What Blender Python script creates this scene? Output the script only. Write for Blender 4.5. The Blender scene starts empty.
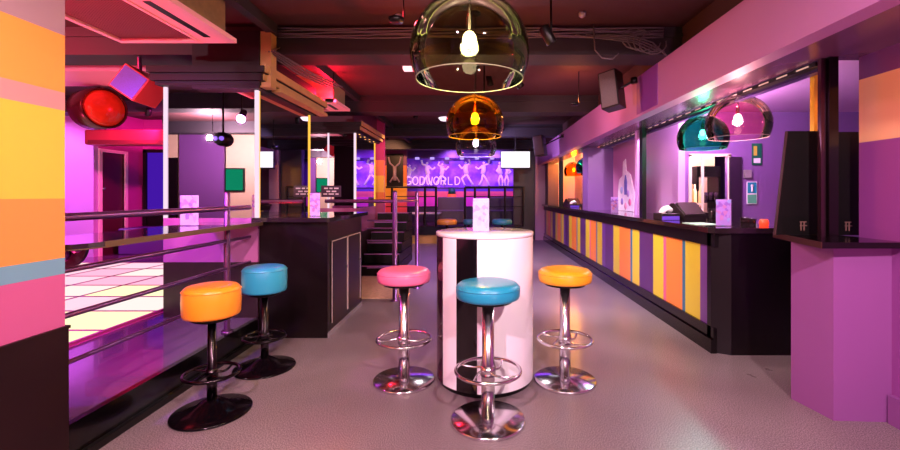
import bpy, bmesh, math, random
from mathutils import Vector, Matrix
random.seed(7)
SC = bpy.context.scene
COL = SC.collection
PI = math.pi
F, CX, CY, H = 425.0, 476.0, 195.0, 1.37
def X(px, d): return (px - CX) / F * d
def Z(py, d): return H + (CY - py) / F * d

# ------------------------------------------------------------------ materials
MATS = {}
def srgb(h):
    h = h.lstrip('#'); v = [int(h[i:i+2], 16) / 255 for i in (0, 2, 4)]
    return tuple(((c / 12.92) if c <= .04045 else ((c + .055) / 1.055) ** 2.4) for c in v) + (1,)
def mat(name, col, rough=.5, metal=0, spec=.5, var=.0, scale=8, bump=0, coat=0, emis=None, es=0):
    if name in MATS: return MATS[name]
    m = bpy.data.materials.new(name); m.use_nodes = True
    nt = m.node_tree; b = nt.nodes['Principled BSDF']
    c = srgb(col) if isinstance(col, str) else col
    b.inputs['Base Color'].default_value = c
    b.inputs['Roughness'].default_value = rough
    b.inputs['Metallic'].default_value = metal
    b.inputs['Specular IOR Level'].default_value = spec
    b.inputs['Coat Weight'].default_value = coat
    if emis:
        b.inputs['Emission Color'].default_value = srgb(emis); b.inputs['Emission Strength'].default_value = es
    if var or bump:
        tc = nt.nodes.new('ShaderNodeTexCoord'); n = nt.nodes.new('ShaderNodeTexNoise')
        n.inputs['Scale'].default_value = scale; n.inputs['Detail'].default_value = 6
        nt.links.new(tc.outputs['Object'], n.inputs['Vector'])
        if var:
            mx = nt.nodes.new('ShaderNodeMix'); mx.data_type = 'RGBA'
            mx.inputs[6].default_value = tuple(x * (1 - var) for x in c[:3]) + (1,)
            mx.inputs[7].default_value = tuple(min(1, x * (1 + var)) for x in c[:3]) + (1,)
            nt.links.new(n.outputs['Fac'], mx.inputs[0]); nt.links.new(mx.outputs[2], b.inputs['Base Color'])
        if bump:
            bp = nt.nodes.new('ShaderNodeBump'); bp.inputs['Strength'].default_value = bump; bp.inputs['Distance'].default_value = .01
            nt.links.new(n.outputs['Fac'], bp.inputs['Height']); nt.links.new(bp.outputs['Normal'], b.inputs['Normal'])
    MATS[name] = m
    return m
def emat(name, col, s, soft=0):
    if name in MATS: return MATS[name]
    m = bpy.data.materials.new(name); m.use_nodes = True; nt = m.node_tree
    nt.nodes.clear(); o = nt.nodes.new('ShaderNodeOutputMaterial'); e = nt.nodes.new('ShaderNodeEmission')
    e.inputs[0].default_value = srgb(col); e.inputs[1].default_value = s
    nt.links.new(e.outputs[0], o.inputs[0]); MATS[name] = m
    return m
def tinted(name, tint, gl=.9, ior=1.32):
    """thin clear acrylic: tinted transparent mixed with gloss by fresnel"""
    m = bpy.data.materials.new(name); m.use_nodes = True; nt = m.node_tree; nt.nodes.clear()
    o = nt.nodes.new('ShaderNodeOutputMaterial'); t = nt.nodes.new('ShaderNodeBsdfTransparent'); g = nt.nodes.new('ShaderNodeBsdfGlossy')
    t.inputs[0].default_value = srgb(tint); g.inputs['Roughness'].default_value = .03; g.inputs['Color'].default_value = (gl, gl, gl, 1)
    fr = nt.nodes.new('ShaderNodeFresnel'); fr.inputs[0].default_value = ior
    mx = nt.nodes.new('ShaderNodeMixShader')
    nt.links.new(fr.outputs[0], mx.inputs[0]); nt.links.new(t.outputs[0], mx.inputs[1]); nt.links.new(g.outputs[0], mx.inputs[2])
    nt.links.new(mx.outputs[0], o.inputs[0]); return m
def stripes(name, axis, cuts, cols, rough=.5, emit=0, coat=0):
    """vertical or horizontal paint bands: constant colour ramp along object X/Y/Z (metres)"""
    m = bpy.data.materials.new(name); m.use_nodes = True; nt = m.node_tree; b = nt.nodes['Principled BSDF']
    tc = nt.nodes.new('ShaderNodeTexCoord'); sp = nt.nodes.new('ShaderNodeSeparateXYZ'); nt.links.new(tc.outputs['Object'], sp.inputs[0])
    lo, hi = cuts[0], cuts[-1]
    mr = nt.nodes.new('ShaderNodeMapRange'); mr.inputs[1].default_value = lo; mr.inputs[2].default_value = hi
    nt.links.new(sp.outputs[axis], mr.inputs[0])
    cr = nt.nodes.new('ShaderNodeValToRGB'); cr.color_ramp.interpolation = 'CONSTANT'
    els = cr.color_ramp.elements
    els[0].position = 0; els[0].color = srgb(cols[0])
    els[1].position = 1; els[1].color = srgb(cols[-1])
    for i in range(1, len(cols)):
        if i == len(cols) - 1: els[-1].position = (cuts[i] - lo) / (hi - lo); els[-1].color = srgb(cols[i])
        else:
            e = els.new((cuts[i] - lo) / (hi - lo)); e.color = srgb(cols[i])
    nt.links.new(mr.outputs[0], cr.inputs[0]); nt.links.new(cr.outputs[0], b.inputs['Base Color'])
    b.inputs['Roughness'].default_value = rough; b.inputs['Coat Weight'].default_value = coat
    if emit:
        nt.links.new(cr.outputs[0], b.inputs['Emission Color']); b.inputs['Emission Strength'].default_value = emit
    return m

CHROME = mat('chrome', '#e4dfe6', .16, 1)
DCHROME = mat('dark_chrome', '#3a3238', .2, 1)
BLACK = mat('black_satin', '#080507', .4, spec=.3, var=.2)
GLOSSB = mat('black_gloss', '#070406', .18, spec=.4, coat=.2)
DADO = mat('dado_black', '#1e080e', .45, spec=.3, var=.3, scale=4)
CHAR = mat('charcoal_paint', '#110b10', .6, spec=.3, var=.2, scale=3)
BEAMM = mat('beam_paint', '#241f27', .65, var=.15, scale=2)
CEILM = mat('ceiling_paint', '#3e1e21', .7, var=.15, scale=1.5)
PURP = mat('purple_paint', '#7c4a96', .5, var=.05, scale=2)
LILAC = mat('lilac_paint', '#b98acb', .5, var=.05, scale=2)
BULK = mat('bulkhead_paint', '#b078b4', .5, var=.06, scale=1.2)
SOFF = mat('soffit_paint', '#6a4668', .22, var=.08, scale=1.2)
CREAM = mat('cream_paint', '#e6cfae', .6, var=.05)
MAGW = mat('magenta_paint', '#b03890', .55, var=.06)
WHITE = mat('white_paint', '#efeaf0', .35)
WOODD = mat('dark_wood', '#2a1418', .3, var=.5, scale=12)
TOPM = mat('dark_worktop', '#251a20', .12, var=.3, scale=14, coat=.6)
MIRROR = mat('mirror_glass', '#e6e0e8', .01, 1)
STEEL = mat('brushed_steel', '#8c5c98', .3, .9)
PAPER = mat('white_paper', '#f0e8f4', .6)
GREY = mat('grey_plastic', '#8a8088', .5)
TAN = mat('tan_plywood', '#a88450', .6, var=.3, scale=6)
STRIP = emat('strip_light_white', '#f6d8ec', .5)
STRIPY = emat('strip_light_warm', '#ffc04a', .55)

# ------------------------------------------------------------------ mesh builder
class MB:
    def __init__(s): s.bm = bmesh.new(); s.mi = 0
    def _tag(s, faces):
        for f in faces: f.material_index = s.mi
    def box(s, x0, x1, y0, y1, z0, z1, rot=None, bev=0):
        m = Matrix.Translation(((x0+x1)/2, (y0+y1)/2, (z0+z1)/2))
        if rot is not None: m = m @ rot
        m = m @ Matrix.Diagonal((abs(x1-x0), abs(y1-y0), abs(z1-z0), 1))
        r = bmesh.ops.create_cube(s.bm, size=1, matrix=m)
        fs = list({f for v in r['verts'] for f in v.link_faces})
        s._tag(fs)
        if bev:
            es = list({e for v in r['verts'] for e in v.link_edges})
            q = bmesh.ops.bevel(s.bm, geom=es, offset=bev, segments=2, affect='EDGES', profile=.5)
            s._tag(q['faces'])
        return s
    def prism(s, pts, z0, z1, axis='z'):
        def mk(p, t):
            if axis == 'z': return (p[0], p[1], t)
            if axis == 'y': return (p[0], t, p[1])
            return (t, p[0], p[1])
        a = [s.bm.verts.new(mk(p, z0)) for p in pts]; b = [s.bm.verts.new(mk(p, z1)) for p in pts]
        fs = [s.bm.faces.new(a), s.bm.faces.new(b)]
        n = len(pts)
        for i in range(n): fs.append(s.bm.faces.new([a[i], a[(i+1) % n], b[(i+1) % n], b[i]]))
        s._tag(fs); return s
    def lathe(s, prof, c=(0, 0, 0), n=40, closed=False, smooth=True, rot=None):
        rings = []
        M = Matrix.Translation(c) @ (rot if rot is not None else Matrix())
        for r, z in prof:
            if r < 1e-5: rings.append([s.bm.verts.new(M @ Vector((0, 0, z)))])
            else: rings.append([s.bm.verts.new(M @ Vector((r*math.cos(2*PI*i/n), r*math.sin(2*PI*i/n), z))) for i in range(n)])
        fs = []
        seq = list(zip(rings, rings[1:])) + ([(rings[-1], rings[0])] if closed else [])
        for A, B in seq:
            for i in range(n):
                j = (i+1) % n
                if len(A) == 1 and len(B) == 1: continue
                if len(A) == 1: q = [A[0], B[i], B[j]]
                elif len(B) == 1: q = [A[i], B[0], A[j]]
                else: q = [A[i], B[i], B[j], A[j]]
                try: fs.append(s.bm.faces.new(q))
                except ValueError: pass
        for f in fs: f.smooth = smooth
        s._tag(fs); return s
    def cyl(s, p0, p1, r, n=16, r1=None):
        p0, p1 = Vector(p0), Vector(p1); d = p1 - p0; L = d.length
        rot = d.to_track_quat('Z', 'Y').to_matrix().to_4x4()
        r1 = r if r1 is None else r1
        return s.lathe([(0, 0), (r, 0), (r, 1e-4), (r1, L-1e-4), (r1, L), (0, L)], p0, n, rot=rot)
    def tube(s, pts, r, n=8, closed=False):
        pts = [Vector(p) for p in pts]; N = len(pts); rings = []
        up = None
        for i, p in enumerate(pts):
            a = pts[(i-1) % N] if (closed or i > 0) else p; b = pts[(i+1) % N] if (closed or i < N-1) else p
            t = (b - a).normalized()
            if up is None: up = Vector((0, 0, 1)) if abs(t.z) < .9 else Vector((1, 0, 0))
            side = t.cross(up).normalized(); up = side.cross(t).normalized()
            rings.append([s.bm.verts.new(p + side*r*math.cos(2*PI*k/n) + up*r*math.sin(2*PI*k/n)) for k in range(n)])
        fs = []
        for i in range(N if closed else N-1):
            A, B = rings[i], rings[(i+1) % N]
            for k in range(n): fs.append(s.bm.faces.new([A[k], A[(k+1) % n], B[(k+1) % n], B[k]]))
        if not closed:
            fs.append(s.bm.faces.new(rings[0])); fs.append(s.bm.faces.new(rings[-1]))
        for f in fs: f.smooth = True
        s._tag(fs); return s
    def build(s, name, m, parent=None, label=None, loc=None, inv=True):
        bmesh.ops.recalc_face_normals(s.bm, faces=s.bm.faces)
        me = bpy.data.meshes.new(name); s.bm.to_mesh(me); s.bm.free()
        for k in (m if isinstance(m, (list, tuple)) else [m]): me.materials.append(k)
        o = bpy.data.objects.new(name, me); COL.objects.link(o)
        if parent is not None: o.parent = parent
        if loc is not None: o.location = loc
        if label: o['label'] = label
        return o
def thing(name, label, cat, loc=(0, 0, 0), rz=0, group=None):
    o = bpy.data.objects.new(name, None); COL.objects.link(o); o.location = loc; o.rotation_euler = (0, 0, rz)
    o.empty_display_size = .1
    return tag(o, label, cat, group)
def tag(o, label, cat, group=None):
    o['label'] = label; o['category'] = cat
    if group: o['group'] = group
    return o
def struct(o, label=None):
    o['kind'] = 'structure'
    if label: o['label'] = label
    return o
def copy_tree(o, parent=None):
    c = o.copy(); COL.objects.link(c)
    if parent is not None: c.parent = parent
    for ch in list(o.children): copy_tree(ch, c)
    return c
def B(*a, **k): return MB().box(*a, **k)

# ------------------------------------------------------------------ floor
def floor_mat():
    m = bpy.data.materials.new('speckled_floor'); m.use_nodes = True; nt = m.node_tree; b = nt.nodes['Principled BSDF']
    tc = nt.nodes.new('ShaderNodeTexCoord')
    n1 = nt.nodes.new('ShaderNodeTexNoise'); n1.inputs['Scale'].default_value = 150; n1.inputs['Detail'].default_value = 4
    n2 = nt.nodes.new('ShaderNodeTexNoise'); n2.inputs['Scale'].default_value = 1.1; n2.inputs['Detail'].default_value = 5
    for n in (n1, n2): nt.links.new(tc.outputs['Object'], n.inputs['Vector'])
    cr = nt.nodes.new('ShaderNodeValToRGB'); cr.color_ramp.elements[0].position = .42; cr.color_ramp.elements[0].color = srgb('#5c5056')
    cr.color_ramp.elements[1].position = .62; cr.color_ramp.elements[1].color = srgb('#a8989e')
    nt.links.new(n1.outputs['Fac'], cr.inputs[0])
    mx = nt.nodes.new('ShaderNodeMix'); mx.data_type = 'RGBA'; mx.blend_type = 'MULTIPLY'; mx.inputs[0].default_value = .6
    c2 = nt.nodes.new('ShaderNodeValToRGB'); c2.color_ramp.elements[0].position = .3; c2.color_ramp.elements[0].color = (.6, .55, .58, 1)
    c2.color_ramp.elements[1].position = .7; c2.color_ramp.elements[1].color = (1, 1, 1, 1)
    nt.links.new(n2.outputs['Fac'], c2.inputs[0])
    nt.links.new(cr.outputs[0], mx.inputs[6]); nt.links.new(c2.outputs[0], mx.inputs[7]); nt.links.new(mx.outputs[2], b.inputs['Base Color'])
    mr = nt.nodes.new('ShaderNodeMapRange'); mr.inputs[3].default_value = .22; mr.inputs[4].default_value = .42
    nt.links.new(n2.outputs['Fac'], mr.inputs[0]); nt.links.new(mr.outputs[0], b.inputs['Roughness'])
    b.inputs['Specular IOR Level'].default_value = .45
    bp = nt.nodes.new('ShaderNodeBump'); bp.inputs['Strength'].default_value = .0; bp.inputs['Distance'].default_value = .001
    nt.links.new(n1.outputs['Fac'], bp.inputs['Height']); nt.links.new(bp.outputs['Normal'], b.inputs['Normal'])
    return m
FLOORM = floor_mat()
struct(B(-10, 7, -3.5, 15.2, -.1, 0).build('floor', FLOORM), 'speckled grey floor lit pink and violet')
struct(B(-10, 7, -3.5, 15.2, 3.0, 3.1).build('ceiling', CEILM), 'dark maroon painted ceiling between black beams')
for i, (d, zb) in enumerate([(4.12, 2.73), (6.95, 2.73), (9.8, 2.73), (12.6, 2.73), (1.0, 2.75), (-1.6, 2.75)]):
    struct(B(-10, 2.0, d, d+.34, zb, 3.0).box(-10, 2.0, d-.02, d, zb+.17, zb+.20).build('trim_%d' % (i+1), BEAMM), 'dark boxed ceiling beam crossing the room')
# longitudinal beam on the left
struct(B(-1.98, -1.90, 2.2, 12.6, 2.90, 3.0).build('trim_7', BEAMM), 'narrow dark ceiling batten running down the room')
# outer shell
struct(B(-10, 7, -3.6, -3.5, 0, 3).build('wall_rear', PURP), 'purple wall behind the viewer')
struct(B(-10.1, -10, -3.6, 15.2, 0, 3).build('wall_left', MAGW), 'magenta outer wall beyond the dance floor')
struct(B(7, 7.1, -3.6, 15.2, 0, 3).build('wall_right', PURP), 'purple outer wall behind the bar')

# rear-left corner seen only in the mirrors: cream wall, doorway, green screen
struct(B(-6.25, -5.0, -2.6, -2.5, .2, 3).build('wall_rear_cream', CREAM), 'cream wall seen in the mirror')
struct(B(-7.35, -6.25, -2.45, -2.4, .2, 3).build('wall_rear_purple', PURP), 'purple wall seen in the mirror')
struct(B(-9.5, -7.35, -2.6, -2.5, .2, 3).build('wall_rear_far', CREAM), 'cream wall left of the mirrored doorway')
d_ = struct(B(-8.2, -7.45, -2.5, -2.46, .2, 2.3).build('door_3', BLACK), 'black door seen in the mirror')
t = thing('wall_screen', 'green lit wall screen reflected in the large mirrored column', 'screen', (-6.0, -2.46, 1.75))
B(-.24, .24, -.03, .03, -.29, .29, bev=.01).build('casing', BLACK, t); B(-.21, .21, .03, .035, -.26, .26).build('display', emat('green_screen', '#12a070', .4), t, 'glowing green display')

# ------------------------------------------------------------------ left striped pillar wall
cutz = [.0, .708, .974, 1.054, 1.35, 1.786, 1.88, 2.167, 3.0]
SP = stripes('striped_wall_paint', 2, [.708, .974, 1.054, 1.35, 1.786, 1.88, 2.167, 3.0],
             ['#c45a96', '#6fa3bd', '#f5964c', '#f6c648', '#e8939a', '#f4a24e', '#a8889c'], .5)
struct(B(-2.5, -2.06, -1.2, 2.13, .708, 3.0).build('wall_left_front', SP), 'wall painted in broad orange yellow pink and blue stripes')
struct(B(-2.5, -2.05, -1.2, 2.14, 0, .70).box(-2.5, -2.045, -1.2, 2.145, .70, .715).build('baseboard_left', DADO), 'tall black dado under the striped wall')

# ------------------------------------------------------------------ raised floor on the left
PLAT = mat('platform_vinyl', '#5c3c60', .16, var=.25, scale=5, coat=.4)
struct(B(-10, -2.10, -3.5, 9.2, 0, .2).build('floor_platform', PLAT), 'dark glossy raised platform floor')
struct(B(-2.10, -2.06, 2.14, 4.02, 0, .205).build('trim_8', GLOSSB), 'black kerb of the raised platform')
struct(B(-2.06, -2.03, 2.14, 4.02, 0, .04).build('trim_9', BLACK), 'black skirting strip under the kerb')
# dance floor
df = thing('dance_floor', 'illuminated dance floor of glowing pink white square tiles', 'dance floor', (-5.15, 5.1, .2))
m = MB()
cols = [emat('tile_cream', '#fff2bc', .6), emat('tile_pink', '#ffcadc', .56), emat('tile_rose', '#ffb4d2', .54), emat('tile_white', '#ffe6e0', .54)]
for i in range(6):
    for j in range(7):
        x0, y0 = -2.0 + i*.667, -2.1 + j*.6
        m.mi = (0 if random.random() < .75 else 3) if j < 2 else (random.choice([3, 1, 0]) if j < 4 else random.choice([1, 2, 3, 1]))
        m.box(x0+.016, x0+.651, y0+.016, y0+.584, .004, .022)
m.build('light_tiles', cols, df)
m = MB().box(-2.04, 2.04, -2.14, 2.14, 0, .004)
for i in range(7): m.box(-2.016 + i*.667, -1.984 + i*.667, -2.1, 2.1, .004, .026)
for j in range(8): m.box(-2.0, 2.0, -2.116 + j*.6, -2.084 + j*.6, .004, .026)
m.build('tile_grid', mat('tile_grid_metal', '#c04088', .4), df)

# left back walls
struct(B(-10, -7.2, 8.0, 8.1, .2, 3).build('wall_left_back', LILAC), 'lilac lit wall at the back of the dance floor')
struct(B(-7.26, -7.2, 8.1, 8.16, .2, 3).box(-7.26, -7.2, 8.7, 9.2, .2, 3).box(-7.26, -7.2, 8.16, 8.7, 2.2, 3).build('wall_left_side', MAGW), 'magenta side wall with the doorway')
fr = B(-7.28, -7.17, 8.10, 8.16, .2, 2.2).box(-7.28, -7.17, 8.70, 8.76, .2, 2.2).box(-7.28, -7.17, 8.10, 8.76, 2.2, 2.26).build('door_1', mat('pink_white_gloss', '#f2c4d8', .3))
struct(fr, 'pale door frame in the magenta wall')
lf = B(-7.27, -7.22, 8.16, 8.70, .2, 2.2).box(-7.22, -7.215, 8.24, 8.62, .35, .95).box(-7.22, -7.215, 8.24, 8.62, 1.15, 2.05).build('door_leaf', mat('maroon_door', '#4a1426', .4), fr)
MB().lathe([(0, 0), (.03, 0), (.03, .03), (0, .04)], (-7.215, 8.22, 1.5), 12, rot=Matrix.Rotation(PI/2, 4, 'Y')).build('door_knob', CHROME, fr)
struct(B(-7.2, -2.9, 9.2, 9.3, .2, 3).build('wall_left_rear', MAGW), 'magenta wall behind the mirrored columns')
w = B(-7.15, -7.08, 9.12, 9.2, .2, 2.35).box(-6.42, -6.35, 9.12, 9.2, .2, 2.35).box(-7.15, -6.35, 9.12, 9.2, 2.28, 2.35).box(-7.15, -6.35, 9.12, 9.2, .95, 1.02).build('window_1', BLACK)
struct(w, 'black framed window glowing violet')
B(-7.08, -6.42, 9.16, 9.19, 1.02, 2.28).build('window_pane', emat('violet_pane', '#5a20d8', .25), w)
B(-7.08, -6.42, 9.14, 9.19, .2, .95).build('lower_panel', BLACK, w)
# low purple bench wall
tag(B(-7.0, -3.2, 8.3, 8.9, .2, .72, bev=.03).build('bench_seat', mat('violet_vinyl', '#4a2470', .4)), 'low violet upholstered bench behind the lit dance floor', 'bench')

# added box over the dance floor: pink light on the ceiling, put into its colour
struct(B(-10, -3.0, 4.55, 5.2, 2.70, 3.0).build('trim_10', mat('pink_lit_ceiling', '#e088a8', .5)), 'added ceiling box over the dance floor, painted as pink lit ceiling')

# ------------------------------------------------------------------ railing by the platform
def railing(name, label, x, y0, y1, zs, rs, posts, ptop, pbase, pr=.024, cat='railing'):
    t = thing(name, label, cat, (x, y0, 0))
    for z, r in zip(zs, rs):
        MB().cyl((0, 0, z), (0, y1-y0, z), r, 14).build('rail', STEEL, t)
    for py in posts:
        MB().lathe([(pr*2, 0), (pr*2, .01), (pr, .012), (pr, ptop-pbase-.02), (pr*.7, ptop-pbase-.005), (0, ptop-pbase)], (0, py-y0, pbase), 16).build('post', STEEL, t)
    return t
railing('tube_railing', 'four bar purple tubular railing beside the striped wall on the platform edge', -2.12, 2.15, 3.98,
        [.50, .745, .98, 1.255], [.013, .015, .015, .022], [3.62], 1.40, .205)
# drinks ledge
sh = thing('drinks_ledge', 'long dark drinks ledge on brackets along the platform railing', 'ledge', (-2.3, 2.2, 1.085))
pts = [(-.24, -.05), (.18, -.05), (.24, -.03), (.27, .02), (.29, .10), (.29, 1.80), (-.24, 1.80)]
MB().prism(pts, .004, .032).build('shelf_board', TOPM, sh)
MB().prism([(p[0]*1.0+.004, p[1]-.002) for p in pts], 0, .006).prism([(.288, .10), (.296, .10), (.296, 1.80), (.288, 1.80)], .0, .034).build('edge_trim', mat('bronze_edge', '#7a6450', .35, .6), sh)
# bracket with circular cut outs
bk = MB()
outer = [(-.10, 0), (.10, 0), (.10, -.03)] + [(.10-.19*(1-math.cos(a)), -.03-.14*math.sin(a)) for a in [k*PI/2/8 for k in range(1, 8)]] + [(-.10, -.17)]
outer = [(p[0]-.12, p[1]) for p in outer]
bk.prism(outer, .33, .35, axis='y')
b_ = bk.build('bracket', mat('bracket_black', '#241028', .3), sh)
MB().lathe([(0, -.004), (.045, -.004), (.045, .03), (0, .03)], (-.16, .325, -.07), 24, rot=Matrix.Rotation(PI/2, 4, 'X')).build('bracket_disc', mat('violet_disc', '#6a3aa8', .4), sh, 'round violet disc on the bracket')
MB().lathe([(0, -.004), (.016, -.004), (.016, .03), (0, .03)], (-.06, .325, -.04), 20, rot=Matrix.Rotation(PI/2, 4, 'X')).build('bracket_disc', mat('violet_disc', '#6a3aa8', .4), sh)

# ------------------------------------------------------------------ mirrored columns
def mirror_column(x0, x1, y0, y1, label, zb=1.15, zt=2.40, mid=False):
    t = thing('mirrored_column', label, 'column', (x1, y0, .2))
    W, D = x0-x1, y1-y0
    B(W, 0, .0, D, 0, .53).build('base_cabinet', WOODD, t, 'dark wooden base')
    B(W, 0, .0, D, .53, zb-.2).build('side_panel', mat('pink_gloss_panel', '#a85f98', .25, coat=.3), t, 'glossy pink panel under the mirror')
    B(W+.03, -.03, .03, D-.03, zb-.2, zt-.2).build('core', BLACK, t)
    B(W+.03, -.025, .012, .03, zb-.2, zt-.2).build('mirror_panel', MIRROR, t)
    B(-.03, -.012, .03, D-.03, zb-.2, zt-.2).build('mirror_panel', MIRROR, t)
    for (ax, ay) in ((W, 0), (-.03, 0), (-.012-.018, D-.02)):
        B(ax, ax+.03, ay, ay+.03 if ay == 0 else ay+.02, zb-.2, zt-.2).build('light_strip', STRIP if ay == 0 else STRIPY, t, 'glowing corner strip')
    if mid: B(W*.52, W*.52+.025, 0, .012, zb-.2, zt-.2).build('light_strip', STRIP, t)
    B(-.028, -.001, .032, .05, zb-.2, zt-.2).build('light_strip', STRIPY, t, 'warm yellow light strip')
    # canopy: stepped black cornice
    B(W-.02, .06, -.08, D+.12, zt-.2, zt-.165).box(W-.04, .10, -.12, D+.16, zt-.165, zt-.10).box(W-.05, .13, -.15, D+.2, zt-.10, zt-.04).build('canopy', CHAR, t, 'black stepped canopy over the mirrors')
    B(.10, .112, -.10, D+.16, zt-.16, zt-.105).box(.13, .142, -.13, D+.2, zt-.095, zt-.02).build('side_board', TAN, t, 'tan plywood boards on the canopy side')
    for k in range(4):
        MB().lathe([(0, 0), (.014, 0), (.014, -.006), (0, -.008)], (.025, .15+k*.33, zt-.2), 12).build('canopy_spot', emat('spot_amber', '#ffb060', 1.2), t)
    return t
mirror_column(-2.98, -2.08, 4.05, 5.34, 'nearer mirrored column with white glowing edges above the black cabinet')
mirror_column(-2.90, -2.00, 7.06, 8.45, 'farther mirrored column with glowing edges beside the stairs', mid=True)
# boxed bulkheads over the canopies
struct(B(-2.66, -2.03, 3.98, 4.11, 2.37, 2.91).box(-2.66, -2.03, 4.11, 5.4, 2.37, 2.72).build('trim_11', CHAR), 'black box above the nearer mirrored column')
struct(B(-2.03, -1.93, 4.0, 4.11, 2.385, 2.91).build('trim_12', TAN), 'plywood edge of the ceiling box')
tag(B(-2.02, -1.92, 4.2, 5.5, 2.385, 2.42).box(-2.02, -2.0, 4.2, 5.5, 2.42, 2.56).build('cable_tray', TAN), 'tan plywood cable shelf over the nearer mirrored column', 'shelf')
struct(B(-2.9, -2.1, 7.3, 9.0, 2.58, 3.0).build('trim_13', mat('maroon_paint', '#6a1c3c', .5)), 'maroon box above the farther mirrored column')

# black cabinet between aisle and column
cb = thing('bar_cabinet', 'black bar cabinet with glossy dark top beside the nearer mirrored column', 'cabinet', (-1.74, 4.65, 0))
B(-.335, .32, -.58, .62, .0, 1.115).build('body', mat('cabinet_laminate', '#0f0507', .3, spec=.35, var=.3, scale=3), cb)
MB().prism([(-.37, -.66), (.34, -.66), (.36, -.64), (.36, .78), (.2, .82), (-.335, .7), (-.335, -.6), (-.37, -.6)], 1.115, 1.155).build('worktop', TOPM, cb)
for k, (a, b) in enumerate(((-.50, .0), (.02, .52))):
    dr = B(.32, .332, a, b, .12, .92).build('door', mat('cabinet_door', '#140a0d', .3, spec=.35, var=.3, scale=3), cb)
    m = B(.332, .336, a, a+.008, .12, .92).box(.332, .336, b-.008, b, .12, .92).box(.332, .336, a, b, .912, .92)
    m.build('door_edging', mat('pale_edging', '#c8b4b8', .4), dr, 'pale edging strip')
    MB().cyl((.332, b-.06, .6), (.352, b-.06, .6), .014, 12).build('handle', CHROME, dr)
B(.32, .328, -.58, .62, 0, .05).build('kick_strip', GREY, cb)

# ------------------------------------------------------------------ steps and second railing
st = thing('staircase', 'dark six step stair rising behind the mirrored cabinet', 'stairs', (-1.66, 7.2, 0))
for k in range(6):
    s_ = B(-.31, .31, k*.26, 1.8, k*.17, k*.17+.155).build('step', BLACK, st)
    B(-.31, .31, k*.26-.012, k*.26+.03, k*.17+.155, k*.17+.17).build('nosing', mat('violet_nosing', '#b070c0', .4, .2), s_, 'violet metal nosing')
tag(B(-1.92, -1.06, 5.62, 7.1, 0, .012).build('floor_mat', mat('parquet_tan', '#c8a080', .5, var=.4, scale=25)), 'tan wood patterned mat at the foot of the stairs', 'mat')
rl = thing('stair_railing', 'violet tubular railing between black cabinet and stairs', 'railing', (-1.05, 5.5, 0))
MB().lathe([(.06, 0), (.06, .01), (.032, .014), (.032, 1.40), (.02, 1.425), (0, 1.43)], (0, 0, 0), 16).build('post', STEEL, rl)
MB().lathe([(.06, 0), (.06, .01), (.028, .014), (.028, 1.40), (.018, 1.42), (0, 1.425)], (.18, .75, 0), 16).build('post', STEEL, rl)
for z, r in ((1.29, .024), (1.04, .012), (.94, .012), (.78, .012), (.43, .012)):
    MB().cyl((-.9 if z > 1.2 else -.36, 0, z), (0, 0, z), r, 12).build('rail', STEEL, rl)
MB().cyl((0, 0, 1.29), (.18, .75, 1.29), .02, 12).build('rail', STEEL, rl)
# ------------------------------------------------------------------ pendants
def pendant(px, y, z, tint, col, label, energy, group=None, gloss=.9, r=.26, x=None):
    xx = X(px, y) if x is None else x
    t = thing('pendant_lamp', label, 'pendant lamp', (xx, y, z), 0, group)
    prof_o, prof_i = [], []
    for k in range(15):
        a = -0.46 + (PI/2+.46) * k/14
        prof_o.append((max(r*math.cos(a), .012), .13 + r*1.0*math.sin(a)))
    prof_i = [(max(p[0]-.004, .008), p[1]-(.004 if p[1] > .2 else 0)) for p in prof_o]
    m = MB(); m.lathe(prof_o, n=56); m.build('shade', tinted('acrylic_'+tint.strip('#'), tint, gloss), t)
    rr = prof_o[0][0]
    MB().lathe([(rr-.0022, prof_o[0][1]-.0015), (rr+.0022, prof_o[0][1]-.0015), (rr+.0022, prof_o[0][1]+.0015), (rr-.0022, prof_o[0][1]+.0015)], n=56, closed=True).build('rim', mat('rim_'+tint.strip('#'), tuple(c*.35 for c in srgb(tint)[:3])+(1,), .5, spec=.2), t)
    MB().cyl((0, 0, .22), (0, 0, .29), .014, 14).cyl((0, 0, .29), (0, 0, .39), .006, 8).build('lamp_holder', CHROME, t)
    MB().cyl((0, 0, .39), (0, 0, 3.0-z), .004, 8).build('cord', BLACK, t)
    MB().lathe([(0, 0), (.05, 0), (.05, -.02), (.015, -.04), (0, -.04)], (0, 0, 3.0-z), 20).build('ceiling_rose', BLACK, t)
    MB().lathe([(0, .152), (.016, .157), (.028, .172), (.031, .19), (.027, .208), (.016, .222), (0, .226)], n=18).build('bulb', emat('bulb_'+col.strip('#'), col, 8), t, 'glowing bulb')
    L = bpy.data.lights.new('pendant_light', 'POINT'); L.energy = energy; L.color = srgb(col)[:3]; L.shadow_soft_size = .045
    o = bpy.data.objects.new('pendant_light', L); COL.objects.link(o); o.parent = t; o.location = (0, 0, .10)
    return t
pendant(469.5, 1.86, 1.86, '#ced2a4', '#ffe9b0', 'smoky clear dome pendant lamp, largest, nearest in the aisle', 14)
pendant(475, 3.8, 1.88, '#ffb01c', '#ffd060', 'amber orange dome pendant lamp hanging over the aisle', 14)
pendant(476, 5.4, 1.86, '#d8cce0', '#fff0f4', 'clear dome pendant lamp behind the amber one', 14)
pendant(0, 3.75, 1.86, '#ffc4cc', '#ffe0d8', 'pink dome pendant lamp above the near end of the bar', 12, x=2.31)
pendant(0, 4.65, 1.86, '#3cc898', '#e8fff0', 'green dome pendant lamp above the bar', 12, x=2.48)
pendant(0, 9.6, 1.86, '#30a0b0', '#e8f4ff', 'teal dome pendant lamp over the far part of the bar', 10, x=2.52)
pendant(0, 11.2, 1.86, '#f0a020', '#ffc040', 'yellow dome pendant lamp at the far end of the bar', 16, x=2.58)

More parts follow.
